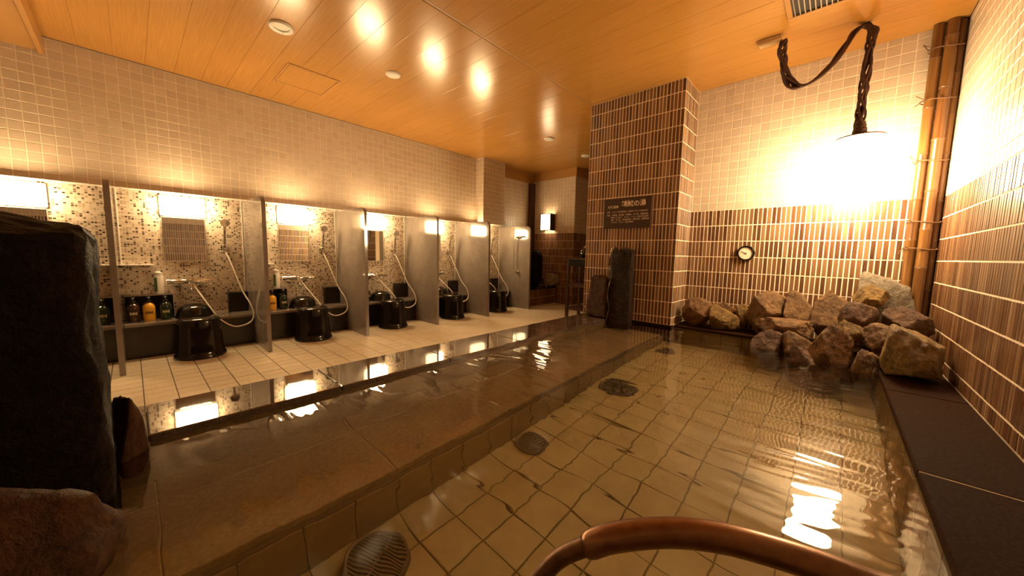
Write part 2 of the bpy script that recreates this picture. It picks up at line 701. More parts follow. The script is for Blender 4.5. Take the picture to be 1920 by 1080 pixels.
# ---- back wall of the pool
wb = struct(MB().box(PX1 - 0.05, XR + 0.1, YB, YB + 0.1, 0.0, ZC).build('wall_back', 'brown_grout'), 'pool back wall, pale tile over brown upright tile')
tile_panel(wb, 'brown_tile', (0, YB, 0), X_, Z_, edges(PX1, XR, BCOL, XR), brown_rows(ZK, BTOP), BCOL, BROW, 0.0070, TT, 0.0012, 'brown_tile', 300, jitter=0.0006)
tile_panel(wb, 'pale_tile', (0, YB, 0), X_, Z_, edges(PX1, XR, BEI, XR), edges(BTOP, ZC, BEI, BTOP), BEI, BEI, 0.0045, TT, 0.0015, 'beige_tile', 300)

# ---- right wall
wr = struct(MB().box(XR, XR + 0.1, YN, YB + 0.1, 0.0, ZC).build('wall_right', 'brown_grout'), 'right wall, pale tile over brown upright tile')
tile_panel(wr, 'brown_tile', (XR, 0, 0), -Y_, Z_, [-e for e in reversed(edges(YN, YB, BCOL, YB))], brown_rows(ZK, BTOP), BCOL, BROW, 0.0070, TT, 0.0012, 'brown_tile', 300, jitter=0.0006)
tile_panel(wr, 'pale_tile', (XR, 0, 0), -Y_, Z_, [-e for e in reversed(edges(YN, YB, BEI, YB))], edges(BTOP, ZC, BEI, BTOP), BEI, BEI, 0.0045, TT, 0.0015, 'beige_tile', 300)

# ---- wall behind the photographer
wn_ = struct(MB().box(XL - 0.1, XR + 0.1, YN - 0.1, YN, -0.3, ZC).build('wall_near', 'brown_grout'), 'near wall, pale tile over brown upright tile')
tile_panel(wn_, 'brown_tile', (0, YN, 0), -X_, Z_, [-e for e in reversed(edges(XL, XR, BCOL, XR))], brown_rows(ZK, BTOP), BCOL, BROW, 0.0070, TT, 0.0012, 'brown_tile', 0)
tile_panel(wn_, 'pale_tile', (0, YN, 0), -X_, Z_, [-e for e in reversed(edges(XL, XR, BEI, XR))], edges(BTOP, ZC, BEI, BTOP), BEI, BEI, 0.0045, TT, 0.0015, 'beige_tile', 0)

# ---- far alcove beyond the pillar
FY = 5.30
wf = struct(MB().box(XL - 0.1, -3.42, FY, 6.6, 0.0, ZC).build('wall_far', 'brown_grout'), 'far alcove wall with lantern, pale over brown tile')
tile_panel(wf, 'brown_tile', (0, FY, 0), X_, Z_, edges(XL, -3.42, BCOL, -3.42), edges(0.0, 1.284, BROW, 1.284), BCOL, BROW, 0.004, 0.004, 0.001, 'brown_tile', 0)
tile_panel(wf, 'pale_tile', (0, FY, 0), X_, Z_, edges(XL, -3.42, BEI, -3.42), edges(1.284, 2.255, BEI, 1.284), BEI, BEI, 0.004, 0.004, 0.001, 'beige_tile', 0)
tile_panel(wf, 'side_brown_tile', (-3.42, 0, 0), Y_, Z_, edges(FY, 6.6, BCOL, FY), edges(0.0, 1.284, BROW, 1.284), BCOL, BROW, 0.004, 0.004, 0.001, 'brown_tile', 0)
tile_panel(wf, 'side_pale_tile', (-3.42, 0, 0), Y_, Z_, edges(FY, 6.6, BEI, FY), edges(1.284, 2.255, BEI, 1.284), BEI, BEI, 0.004, 0.004, 0.001, 'beige_tile', 0)
MB().box(XL, -3.40, FY - 0.015, 6.6, 2.255, ZC).build('beam_panel', 'wood_trim', wf)
we = struct(MB().box(-3.42, XR, 6.6, 6.7, 0.0, ZC).build('wall_end', 'beige_tile'), 'end wall of the passage behind the pillar')
wp = struct(MB().box(PX1 - 0.05, XR + 0.1, YB + 0.1, 6.6, 0.0, ZC).build('wall_passage', 'beige_tile'), 'wall mass behind the pool back wall')
dp = struct(MB().box(XL + 0.004, XL + 0.075, 5.17, 5.295, 0.0, 2.215, 0.004).build('trim_corner', 'dark_wood'), 'dark wooden corner post in the far alcove')

# ---- ceiling of glossy boards
ce = struct(MB().box(XL - 0.1, XR + 0.1, YN - 0.1, 6.7, ZC + 0.012, ZC + 0.1).build('ceiling', 'shadow_gap'), 'glossy orange wood board ceiling')
BW = 0.1767
ye = edges(YN, 6.6, BW, 0.877)
for a, b in zip(ye[:-1], ye[1:]):
    for x0, x1 in ((XL + 0.012, -1.952), (-1.928, XR - 0.004)):
        if x1 > 0 and a > YB:
            continue
        o = MB().box(x0, x1, a + 0.0004, b - 0.0004, ZC, ZC + 0.012, 0.0008).build('ceiling_board', 'ceiling_wood', ce)
        cx, cy = (x0 + x1) / 2, (a + b) / 2
        t = math.radians(random.uniform(-0.35, 0.35))
        o.matrix_basis = Matrix.Translation((cx, cy, ZC)) @ Matrix.Rotation(t, 4, 'X') @ Matrix.Translation((-cx, -cy, -ZC))
MB().box(-1.950, -1.930, YN, 6.6, ZC + 0.002, ZC + 0.012, 0.002).build('seam_strip', 'wood_trim', ce)
bm_ = struct(MB().box(XL, -2.0, YN, -0.365, 2.29, ZC + 0.01, 0.004).build('ceiling_beam', 'wood_trim'), 'lowered wooden beam across the near ceiling')
MB().box(XL, -2.0, -0.372, -0.345, 2.275, ZC, 0.003).build('edge_board', 'wood_trim', bm_)

# ---- pool basin
pb = struct(MB().box(KX1 - 0.02, KR + 0.02, YN, YB, -0.45, ZB - 0.006).build('pool_basin', 'pool_grout'), 'sunken pool basin with olive tan bottom tiles')
tile_panel(pb, 'bottom_tile', (0, 0, ZB - 0.006), X_, Y_, edges(-1.10, KR, 0.148, -0.80), edges(YN, YPOOL, 0.152, 0.91),
           0.148, 0.152, 0.0045, 0.006, 0.0018, 'pool_tile', 300, jitter=0.0005)
MB().box(KX1 - 0.01, -1.105, YN, YB, -0.45, -0.085).build('bench_core', 'dark_grout', pb)
tile_panel(pb, 'riser_tile', (-1.105, 0, 0), Y_, Z_, edges(YN, YPOOL, 0.152, 0.91), [ZB, -0.088], 0.152, 0.212, 0.004, 0.006, 0.002, 'pool_side', 60)
for xa, xb in ((KX1 - 0.01, -1.4725), (-1.4695, -1.125)):
    for a, b in zip(edges(YN, YPOOL, 0.61, 0.615)[:-1], edges(YN, YPOOL, 0.61, 0.615)[1:]):
        MB().box(xa, xb, a + 0.0015, b - 0.0015, -0.085, -0.05, 0.003).build('bench_slab', 'bench_granite', pb)
MB().box(KX1, -1.13, YN, YPOOL, -0.084, -0.054).build('bench_joint_bed', 'bench_joint', pb)
MB().box(KX1 - 0.0118, KX1 - 0.004, YN, YP, -0.05, 0.2545).build('inner_face', 'bench_granite', pb)
tile_panel(pb, 'side_tile', (KR + 0.012, 0, 0), -Y_, Z_, [-e for e in reversed(edges(YN, YPOOL, 0.152, 0.91))], edges(ZB, 0.25, 0.15, ZB), 0.152, 0.15, 0.004, 0.006, 0.002, 'pool_side', 60)
tile_panel(pb, 'back_tile', (0, YPOOL + 0.006, 0), X_, Z_, edges(-1.6, KR, 0.148, -0.80), edges(ZB, 0.25, 0.15, ZB), 0.148, 0.15, 0.004, 0.006, 0.002, 'pool_side', 40)

# ---- kerbs round the pool (each run of slabs is one thing)
def kerb(name, label, core, slabs, mat):
    k = MB().box(*core).build(name, 'honed_granite')
    tag(k, label, 'kerb', 'granite kerbs round the pool')
    for s in slabs:
        MB().box(*s, 0.004).build('kerb_slab', mat, k)
    return k


kye = edges(YN, YP, 0.61, 0.615)
kerb('pool_kerb', 'polished dark granite kerb between washing floor and pool', (KX0, KX1 - 0.012, YN, YP, -0.15, ZK - 0.03),
     [(KX0, KX1, a + 0.001, b - 0.001, ZK - 0.03, ZK) for a, b in zip(kye[:-1], kye[1:])], 'kerb_granite')
kre = edges(YN, YPOOL, 0.9, 1.541)
krb = kerb('pool_kerb', 'wide dark granite kerb along the foot of the right wall', (KR + 0.012, XR - 0.001, YN, YPOOL, -0.3, ZK - 0.03),
     [(KR, XR - 0.001, a + 0.002, b - 0.002, ZK - 0.03, ZK) for a, b in zip(kre[:-1], kre[1:])], 'honed_granite')
MB().box(KR + 0.004, XR - 0.002, 1.541 - 0.002, 1.541 + 0.002, ZK - 0.02, ZK - 0.0005).build('joint', 'bench_joint', krb)
kerb('pool_kerb', 'dark granite kerb under the rocks before the back wall', (PX1 + 0.002, XR - 0.001, YPOOL + 0.006, YB - 0.001, -0.3, ZK - 0.03),
     [(PX1 + 0.008, KR, YPOOL, YB - 0.001, ZK - 0.03, ZK), (KR + 0.002, XR - 0.001, YPOOL, YB - 0.001, ZK - 0.03, ZK)], 'honed_granite')

# ---- tiled pillar
pl = MB().box(PX0, PX1, YP, YB + 0.1, 0.0, ZC).build('tiled_pillar', 'brown_grout')
tag(pl, 'square pillar clad in upright brown tiles standing at the pool corner', 'pillar')
MB().box(PX0 + 0.002, PX1 + 0.004, YP - 0.004, YPOOL + 0.004, -0.3, ZK).build('plinth', 'honed_granite', pl)
pw = (PX1 - PX0) / 29
tile_panel(pl, 'pillar_tile', (0, YP, 0), X_, Z_, edges(PX0, PX1, pw, PX0), brown_rows(ZK, ZC), pw, BROW, 0.0070, TT, 0.0012, 'brown_tile', 300, jitter=0.0006)
tile_panel(pl, 'pillar_side_tile', (PX1, 0, 0), Y_, Z_, edges(YP, YB, BCOL, YP), brown_rows(ZK, ZC), BCOL, BROW, 0.0070, TT, 0.0012, 'brown_tile', 60, jitter=0.0006)


# ---- water
def water():
    x0, x1, y0, y1 = KX1 - 0.005, KR + 0.011, YN + 0.002, YPOOL + 0.005
    nx, ny = 170, 900
    xs = np.linspace(x0, x1, nx)
    ys = np.linspace(y0, y1, ny)
    vs_ = []
    for y in ys:
        for x in xs:
            wx = x + 0.05 * noise.noise((x * 3, y * 3, 7.0))
            wy = y + 0.05 * noise.noise((x * 3, y * 3, 17.0))
            h = 0.0030 * noise.noise((wx * 4.0, wy * 4.0, 1.0))
            h += 0.0013 * noise.noise((wx * 6.0, wy * 14.0, 3.0))
            h += 0.0009 * noise.noise((wx * 7.0 + wy * 3.0, wy * 34.0, 5.0))
            vs_.append((x, y, ZW + h))
    fs = []
    for j in range(ny - 1):
        for i in range(nx - 1):
            a = j * nx + i
            fs.append((a, a + 1, a + nx + 1, a + nx))
    me = bpy.data.meshes.new('pool_water')
    me.from_pydata(vs_, [], fs)
    me.polygons.foreach_set('use_smooth', [True] * len(fs))
    me.materials.append(M['water'])
    me.update()
    o = link('pool_water', me)
    tag(o, 'clear rippled hot spring water filling the pool', 'water', kind='stuff')


water()

# ================================================================== SHOWER BOOTHS
PY = [-0.96, -0.085, 0.775, 1.644, 2.530, 3.390, 4.338]     # partition faces
ORD = ['nearest, by the big dark stone', 'second from the dark stone', 'third from the dark stone', 'fourth from the dark stone',
       'fifth from the dark stone', 'last before the far alcove']
BOOTH = ['booth half hidden by the dark stone', 'first booth right of the dark stone', 'second booth right of the dark stone', 'third booth right of the dark stone',
         'fourth booth right of the dark stone', 'farthest booth before the alcove']


def partition(y, label, th=0.030, x1=-3.555, top=1.335, r=0.07):
    out = [(XM, 0.0), (x1, 0.0)]
    for k in range(9):
        a = (PI / 2) * k / 8
        out.append((x1 - r + r * math.cos(a), top - r + r * math.sin(a)))
    out.append((XM, top))
    o = MB().prism([(a, b) for a, b in out], y - th / 2, y + th / 2, 'y').build('booth_partition', 'grey_granite', None, True)
    tag(o, label, 'partition', 'grey granite partitions between shower booths')
    return o


for k in range(1, 7):
    partition(PY[k], 'grey granite shower partition with rounded corner, ' + ORD[k - 1], x1=-3.60 if k == 6 else -3.555)

# --- lamps over the mirrors
def booth_lamp(y, label):
    t = thing('booth_lamp', label, 'lamp', (XM, y, 1.16), 'wall lamps over the booth mirrors')
    MB().box(0.0, 0.022, -0.15, 0.15, 0.0, 0.175, 0.004).build('base_plate', 'white_plastic', t)
    MB().box(0.022, 0.095, -0.14, 0.14, 0.008, 0.167, 0.02).build('diffuser', 'booth_glow', t, True)


def mirror(y, label):
    t = thing('booth_mirror', label, 'mirror', (XM, y, 0.77), 'mirrors of the shower booths')
    MB().box(0.0, 0.006, -0.143, 0.143, -0.003, 0.383, 0.001).build('backing', 'white_plastic', t)
    MB().box(0.006, 0.010, -0.139, 0.139, 0.001, 0.379).build('pane', 'mirror', t)


def counter(y0, y1, label):
    t = thing('booth_counter', label, 'counter', (-4.0, (y0 + y1) / 2, 0.0), 'black counters of the shower booths')
    h = (y1 - y0) / 2 - 0.016
    MB().box(XM + 4.0, -0.02, -h, h, 0.0, 0.258).build('plinth', 'black_stone', t)
    MB().box(XM + 4.0, 0.0, -h, h, 0.258, 0.285, 0.004).build('top', 'grey_granite', t)


def faucet(y, label):
    t = thing('mixer_tap', label, 'tap', (XM, y, 0.56), 'mixer taps of the shower booths')
    for dy in (-0.075, 0.075):
        MB().lathe([(0.027, 0), (0.027, 0.006), (0.014, 0.012), (0.014, 0.05)], 16, (0, dy, 0), 'x').build('mount', 'chrome', t, True)
    MB().lathe([(0.012, -0.125), (0.018, -0.12), (0.018, -0.07), (0.020, -0.065), (0.020, 0.065), (0.018, 0.07), (0.018, 0.12), (0.012, 0.125)], 20, (0.062, 0, 0.032), 'y').build('body', 'chrome', t, True)
    MB().box(0.035, 0.105, -0.028, 0.028, 0.038, 0.056, 0.008).build('diverter', 'chrome', t, True)
    MB().tube(spline([(0.065, 0.0, 0.03), (0.085, 0.0, 0.012), (0.10, 0.0, -0.03), (0.102, 0.0, -0.065)]), 0.013, 12).build('spout', 'chrome', t, True)
    for s in (-1, 1):
        MB().lathe([(0.014, 0), (0.022, 0.004), (0.022, 0.03), (0.016, 0.036)], 16, (0.062, s * 0.118, 0.032) if s > 0 else (0.062, -0.154, 0.032), 'y').build('handle', 'chrome', t, True)


def shower(yl, label):
    """hand shower in its wall bracket with the white hose looping down to the tap; yl = left partition"""
    t = thing('hand_shower', label, 'shower', (XM, yl + 0.69, 0.90), 'hand showers of the booths')
    mb = MB().lathe([(0.026, 0), (0.026, 0.008), (0.012, 0.012), (0.012, 0.045)], 16, (0, 0, 0), 'x')
    mb.lathe([(0.017, -0.02), (0.020, -0.015), (0.020, 0.02), (0.016, 0.024)], 16, (0.055, 0, 0))
    mb.build('bracket', 'chrome', t, True)
    hd = MB().tube(spline([(0.052, 0, -0.035), (0.056, 0.001, 0.05), (0.066, 0.003, 0.14), (0.082, 0.004, 0.20)]), 0.012, 12, )
    hd = hd.build('handle', 'chrome', t, True)
    d = MB().lathe([(0.012, 0.0), (0.030, 0.012), (0.036, 0.022), (0.036, 0.028), (0.0, 0.029)], 24)
    head = d.build('spray_head', 'chrome', hd, True, (0.078, 0.004, 0.235))
    head.rotation_euler = (0, math.radians(112), 0)
    path = [(0.052, 0, -0.035), (0.100, 0.027, -0.130), (0.210, 0.089, -0.403), (0.290, 0.130, -0.524), (0.325, 0.144, -0.623), (0.335, 0.106, -0.692),
            (0.340, -0.006, -0.711), (0.325, -0.105, -0.632), (0.290, -0.150, -0.546), (0.190, -0.188, -0.459), (0.10, -0.225, -0.375), (0.07, -0.245, -0.318)]
    MB().tube(spline(path, 7), 0.0062, 8).build('hose', 'white_hose', t, 'full')


def stool(x, y, label):
    t = thing('bath_stool', label, 'stool', (x, y, 0.0), 'black bath stools')
    MB().lathe([(0.148, 0.004), (0.164, 0.0), (0.168, 0.008), (0.166, 0.022), (0.157, 0.032), (0.153, 0.05), (0.147, 0.12), (0.140, 0.22), (0.136, 0.296), (0.131, 0.312), (0.119, 0.321)], 44).build('body', 'black_gloss', t, True)
    MB().lathe([(0.121, 0.319), (0.112, 0.324), (0.07, 0.320), (0.03, 0.317), (0.0, 0.317)], 44).build('seat', 'black_gloss', t, True)
    MB().lathe([(0.1525, 0.046), (0.1555, 0.05), (0.1525, 0.054)], 44).build('foot_ring', 'black_gloss', t, True)


def basin(x, y, label):
    t = thing('wash_basin', label, 'basin', (x, y, 0.285), 'upturned black wash basins')
    MB().lathe([(0.128, 0.0), (0.132, 0.006), (0.126, 0.012), (0.121, 0.03), (0.112, 0.066), (0.096, 0.090), (0.070, 0.101), (0.062, 0.104)], 40).build('bowl', 'black_gloss', t, True)
    MB().lathe([(0.063, 0.102), (0.061, 0.108), (0.055, 0.108), (0.051, 0.103), (0.0, 0.102)], 40).build('foot_ring', 'black_gloss', t, True)


def bottle(x, y, z, mat, label, cap='black_matt'):
    t = thing('pump_bottle', label, 'bottle', (x, y, z), 'pump bottles on the booth counters')
    MB().lathe([(0.030, 0.0), (0.034, 0.004), (0.036, 0.02), (0.037, 0.11), (0.034, 0.125), (0.024, 0.138), (0.013, 0.146), (0.012, 0.155)], 28).build('body', mat, t, True)
    mb = MB().lathe([(0.015, 0.150), (0.016, 0.154), (0.016, 0.168), (0.006, 0.172), (0.005, 0.186)], 20)
    mb = mb.build('collar', cap, t, True)
    col = mb
    mb = MB().lathe([(0.014, 0.184), (0.015, 0.187), (0.015, 0.196), (0.012, 0.199)], 18)
    mb.tube([(0.008, 0, 0.192), (0.034, 0, 0.191), (0.041, 0, 0.184)], 0.0045, 8)
    mb.build('pump', cap, col, True)
    e = MB()
    for a in range(5):
        an = math.radians(-28 + a * 14)
        e.box(0.0, 0.0012, -0.003, 0.003, -0.012 + 0.004 * (a % 2), 0.012 - 0.004 * (a % 2))
        for i in range(len(e.v) - 8, len(e.v)):
            px, py, pz = e.v[i]
            rr = 0.0366 + px
            ang = an + py / 0.0366
            e.v[i] = (rr * math.cos(ang), rr * math.sin(ang), 0.07 + pz)
    e.build('emblem', 'pale_print' if mat != 'yellow_bottle' else 'sign_brown', t)


def rack(y0, y1, label):
    t = thing('bottle_rack', label, 'rack', (-4.200, (y0 + y1) / 2, 0.285), 'black bottle racks on the booth counters')
    h = (y1 - y0) / 2
    MB().box(-0.005, 0.008, -h, h, 0.0, 0.195, 0.003).build('back_panel', 'black_gloss', t)
    MB().box(-0.083, 0.008, -h, h, 0.195, 0.207, 0.003).build('top_ledge', 'black_stone', t)
    MB().tube([(0.012, -h, 0.203), (0.012, h, 0.203)], 0.004, 8).build('front_rail', 'steel', t, True)


def can(y, label):
    t = thing('spray_can', label, 'can', (-4.245, y, 0.492), 'pale cans on the bottle racks')
    MB().lathe([(0.026, 0.0), (0.029, 0.003), (0.029, 0.150), (0.024, 0.160)], 24).build('body', 'white_plastic', t, True)
    MB().lathe([(0.025, 0.158), (0.026, 0.162), (0.024, 0.182), (0.012, 0.190), (0.0, 0.191)], 24).build('cap', 'white_plastic', t, True)
    mb = MB()
    for i in range(6):
        a0 = math.radians(-75 + i * 9)
        mb.box(0.0, 0.0008, -0.0024, 0.0024, 0.02, 0.14)
        for q in range(len(mb.v) - 8, len(mb.v)):
            x, y_, z = mb.v[q]
            a = a0 + y_ / 0.029
            mb.v[q] = ((0.0291 + x) * math.cos(a), (0.0291 + x) * math.sin(a), z)
    mb.build('green_stripe', 'green_print', t)


def black_box(y, label):
    t = thing('counter_box', label, 'box', (-4.222, y, 0.285), 'black boxes on the booth counters')
    MB().box(-0.055, 0.0, -0.083, 0.083, 0.0, 0.188, 0.003).build('case', 'black_matt', t)
    MB().box(0.0, 0.003, -0.075, 0.075, 0.008, 0.180, 0.001).build('front_panel', 'black_stone', t)


def shelf(y0, y1, label):
    t = thing('glass_shelf', label, 'shelf', (XM, (y0 + y1) / 2, 0.735), 'narrow shelves on the mosaic')
    h = (y1 - y0) / 2
    MB().box(0.0, 0.085, -h, h, 0.0, 0.007, 0.001).build('plate', 'white_plastic', t)
    for s in (-0.7, 0.7):
        MB().box(0.0, 0.05, s * h - 0.006, s * h + 0.006, -0.018, 0.0, 0.002).build('bracket', 'steel', t)


def strip(y, z0, z1, label):
    o = MB().box(XM, XM + 0.005, y - 0.005, y + 0.005, z0, z1, 0.001).build('corner_strip', 'white_plastic')
    tag(o, label, 'strip', 'pale corner strips of the booths')


for k in range(6):
    yl, yr = PY[k], PY[k + 1]
    nm = BOOTH[k]
    counter(yl, yr, 'black counter with grey top in the ' + nm)
    booth_lamp(yl + 0.42, 'glowing box lamp over the mirror in the ' + nm)
    mirror(yl + 0.42, 'frameless mirror in the ' + nm)
    faucet(yl + 0.43, 'chrome mixer tap in the ' + nm)
    if k > 0:
        shower(yl, 'hand shower with looping white hose in the ' + nm)
        stool(-3.826, yl + 0.435, 'glossy black bath stool in the ' + nm)
        basin(-4.145, yl + 0.44, 'upturned black wash basin in the ' + nm)
        strip(yl + 0.028, 0.745, 1.355, 'pale strip at the left edge of the ' + nm)
        strip(yr - 0.022, 0.30, 1.355, 'pale strip at the right edge of the ' + nm)
        black_box(yl + 0.775, 'black box on the counter of the ' + nm)
        rack(yl + 0.03, yl + 0.312, 'black bottle rack in the ' + nm)
        can(yl + 0.235, 'pale can on the rack in the ' + nm)
        bottle(-4.125, yl + 0.072, 0.285, 'brown_glass', 'dark brown pump bottle in the ' + nm)
        bottle(-4.125, yl + 0.160, 0.285, 'yellow_bottle', 'orange yellow pump bottle in the ' + nm)
        bottle(-4.125, yl + 0.258, 0.285, 'green_glass', 'dark green pump bottle in the ' + nm)
        shelf(yl + 0.016, yl + 0.212, 'narrow pale shelf in the ' + nm)
    else:
        rack(yr - 0.36, yr - 0.02, 'black bottle rack in the ' + nm)
        bottle(-4.125, yr - 0.088, 0.285, 'green_glass', 'dark green pump bottle between the big dark stone and the first partition')
        bottle(-4.125, yr - 0.158, 0.285, 'yellow_bottle', 'orange yellow pump bottle half behind the big dark stone')
        shelf(yr - 0.20, yr - 0.016, 'narrow pale shelf in the ' + nm)

# shower rail on the last partition
t = thing('shower_rail', 'chrome shower rail with curved arm on the last partition', 'shower rail', (-3.84, 4.338 - 0.015, 0.58))
MB().tube(spline([(-0.03, -0.045, 0.56), (-0.055, -0.05, 0.52), (-0.058, -0.05, 0.30), (-0.055, -0.05, 0.06), (-0.03, -0.045, 0.02)]), 0.005, 8).build('rod', 'steel', t, True)
for z in (0.02, 0.58):
    MB().lathe([(0.028, 0), (0.028, -0.008), (0.014, -0.012), (0.014, -0.05), (0.018, -0.055), (0.0, -0.06)], 18, (0, 0, z), 'y').build('wall_mount', 'chrome', t, True)
MB().tube(spline([(0.0, -0.045, 0.58), (0.04, -0.06, 0.60), (0.085, -0.06, 0.585)]), 0.012, 10).build('arm', 'chrome', t, True)

tp = thing('wall_plate', 'small grey notice plate on the pale wall past the last booth', 'sign', (XL, 4.50, 1.385))
MB().box(0.006, 0.012, -0.055, 0.055, 0.0, 0.07, 0.001).build('plate', 'grey_plastic', tp)
MB().box(0.012, 0.0125, -0.045, 0.045, 0.022, 0.028).build('line', 'white_plastic', tp)

# ================================================================== FAR ALCOVE
bn = MB().box(XL + 0.02, -3.757, 4.36, FY - 0.005, 0.0, 0.285).build('tiled_bench', 'brown_grout')
tag(bn, 'low ledge clad in brown tiles below the wall lantern', 'ledge')
tile_panel(bn, 'ledge_tile', (-3.757, 0, 0), Y_, Z_, edges(4.36, FY, BCOL, 4.36), edges(0.0, 0.285, BROW, 0.285), BCOL, BROW, 0.005, 0.005, 0.001, 'brown_tile', 60)
MB().box(XL + 0.02, -3.74, 4.36, FY - 0.005, 0.285, 0.303, 0.004).build('top_slab', 'black_stone', bn)

t = thing('wall_lantern', 'square paper wall lantern with dark frame in the far alcove', 'lantern', (-3.94, FY, 1.33))
w, d, h = 0.115, 0.15, 0.30
MB().box(-w + 0.008, w - 0.008, -d + 0.004, -d + 0.009, 0.012, h - 0.012).build('front_paper', 'far_glow', t)
MB().box(-w + 0.002, -w + 0.006, -d + 0.012, -0.01, 0.012, h - 0.012).build('side_board', 'dark_wood', t)
mb = MB()
for x in (-w, w - 0.012):
    mb.box(x, x + 0.012, -d, -d + 0.012, 0, h)
    mb.box(x, x + 0.012, -0.014, -0.004, 0, h)
    for z in (0, h - 0.012):
        mb.box(x, x + 0.012, -d, -0.004, z, z + 0.012)
for z in (0, h - 0.012):
    mb.box(-w, w, -d, -d + 0.012, z, z + 0.012)
mb.build('frame', 'dark_wood', t)
mb = MB()
for i in range(7):
    mb.box(w - 0.003, w + 0.001, -d + 0.012 + i * 0.019, -d + 0.022 + i * 0.019, 0.012, h - 0.012)
mb.box(w - 0.008, w - 0.003, -d + 0.012, -0.01, 0.012, h - 0.012)
mb.build('side_lattice', 'dark_wood', t)
MB().lathe([(0.02, 0.06), (0.03, 0.08), (0.03, 0.21), (0.02, 0.23)], 16, (0, -0.075, 0)).build('bulb', 'far_glow', t, True)


# ================================================================== ROCKS
def rock_mesh(name, seed, size, mat, planes=13, rough=0.05, flat=None, sub=4, sharp=18.0):
    rng = random.Random(seed)
    bm = bmesh.new()
    bmesh.ops.create_icosphere(bm, subdivisions=sub, radius=1.0)
    ns = []
    for i in range(planes):
        z = 1 - 2 * (i + 0.5) / planes + rng.uniform(-0.12, 0.12)
        z = max(-0.99, min(0.99, z))
        a = i * 2.39996 + rng.uniform(-0.5, 0.5)
        r = math.sqrt(1 - z * z)
        ns.append((Vector((r * math.cos(a), r * math.sin(a), z)), rng.uniform(0.62, 0.95)))
    if flat:
        ns += [(Vector(n).normalized(), h) for n, h in flat]
    off = Vector((seed * 3.7, seed * 1.3, seed * 2.1))
    for v in bm.verts:
        d = v.co.normalized()
        s = 0.0
        for n, h in ns:
            q = n.dot(d) / h
            if q > 0:
                s += q ** sharp
        r = s ** (-1.0 / sharp) if s > 0 else 1.0
        r = min(r, 1.25)
        q = d * r
        r *= 1 + rough * noise.fractal(q * 2.4 + off, 0.7, 2.1, 6) + rough * 0.7 * (0.5 - abs(noise.noise(q * Vector((4, 4, 7)).x + off)))
        v.co = d * r
    xs = [v.co for v in bm.verts]
    lo = [min(c[i] for c in xs) for i in range(3)]
    hi = [max(c[i] for c in xs) for i in range(3)]
    for v in bm.verts:
        v.co = Vector([((v.co[i] - lo[i]) / (hi[i] - lo[i]) - 0.5) * size[i] for i in range(3)])
    me = bpy.data.meshes.new(name)
    bm.to_mesh(me)
    bm.free()
    me.polygons.foreach_set('use_smooth', [True] * len(me.polygons))
    me.set_sharp_from_angle(angle=math.radians(50))
    me.materials.append(M[mat])
    me.update()
    return me


def rock(name, label, cat, c, size, seed, mat, group=None, rz=0.0, **kw):
    o = link(name, rock_mesh(name, seed, size, mat, **kw), None, c)
    o.rotation_euler = (0, 0, rz)
    return tag(o, label, cat, group)


G = 'rocks piled at the pool corner'
# pixel box (x0, x1, top, bottom), distance of its middle along the pool, depth, seed, material, label
PILE = [
    (1276, 1341, 557, 616, 3.43, 0.24, 11, 'rock_orange', 'orange brown wedge rock nearest the pillar', 0),
    (1330, 1386, 572, 624, 3.40, 0.20, 12, 'rock_yellow', 'small tan rock with a trickle, right of the orange wedge rock', 0),
    (1338, 1388, 567, 605, 3.53, 0.10, 13, 'rock_orange', 'low orange rock behind the small trickle rock', 0),
    (1381, 1408, 570, 606, 3.50, 0.10, 14, 'rock_yellow', 'little tan rock squeezed before the squat two toned rock', 0),
    (1398, 1477, 546, 614, 3.45, 0.26, 15, 'rock_brown', 'squat two toned rock, dark left face and pale right face', 0),
    (1471, 1533, 545, 614, 3.45, 0.26, 16, 'rock_brown', 'upright pale edged rock between two long rocks', 0),
    (1519, 1606, 545, 614, 3.40, 0.20, 17, 'rock_brown', 'long cracked rock in the middle of the back row', 0.1),
    (1597, 1672, 533, 582, 3.36, 0.16, 18, 'rock_yellow', 'pale long rock leaning before the grey boulder', 0.2),
    (1600, 1716, 512, 600, 3.51, 0.14, 19, 'rock_grey', 'rounded grey boulder at the top of the pile by the bamboo', 0),
    (1573, 1650, 566, 634, 3.21, 0.18, 20, 'rock_red', 'reddish angular rock in the middle of the pile', 0.3),
    (1648, 1752, 576, 640, 3.24, 0.22, 21, 'rock_red', 'wide reddish rock against the right wall', 0),
    (1410, 1524, 596, 632, 3.22, 0.24, 22, 'rock_brown', 'flat slab rock just above the water', 0.1),
    (1408, 1475, 617, 662, 3.10, 0.20, 23, 'rock_red', 'low red rock at the water line, left end of the front row', 0),
    (1460, 1530, 620, 664, 3.08, 0.20, 24, 'rock_brown', 'low brown rock at the water line under the flat slab', 0),
    (1516, 1604, 606, 678, 3.00, 0.20, 25, 'rock_orange', 'rounded triangular rock in the middle of the front row', 0.2),
    (1570, 1615, 601, 645, 3.12, 0.14, 26, 'rock_yellow', 'small pale egg shaped rock wedged in the pile', 0.4),
    (1612, 1692, 606, 664, 3.05, 0.20, 27, 'rock_brown', 'glossy brown rock left of the big yellow boulder', 0.2),
    (1480, 1538, 649, 690, 2.86, 0.16, 28, 'rock_red', 'small dark wet rock lowest in the water', 0),
    (1594, 1656, 654, 702, 2.88, 0.18, 29, 'rock_brown', 'squarish wet rock at the water line beside the big boulder', 0),
    (1646, 1778, 610, 730, 2.78, 0.34, 30, 'rock_yellow', 'big yellow ochre boulder on the right kerb', 0.15),
]
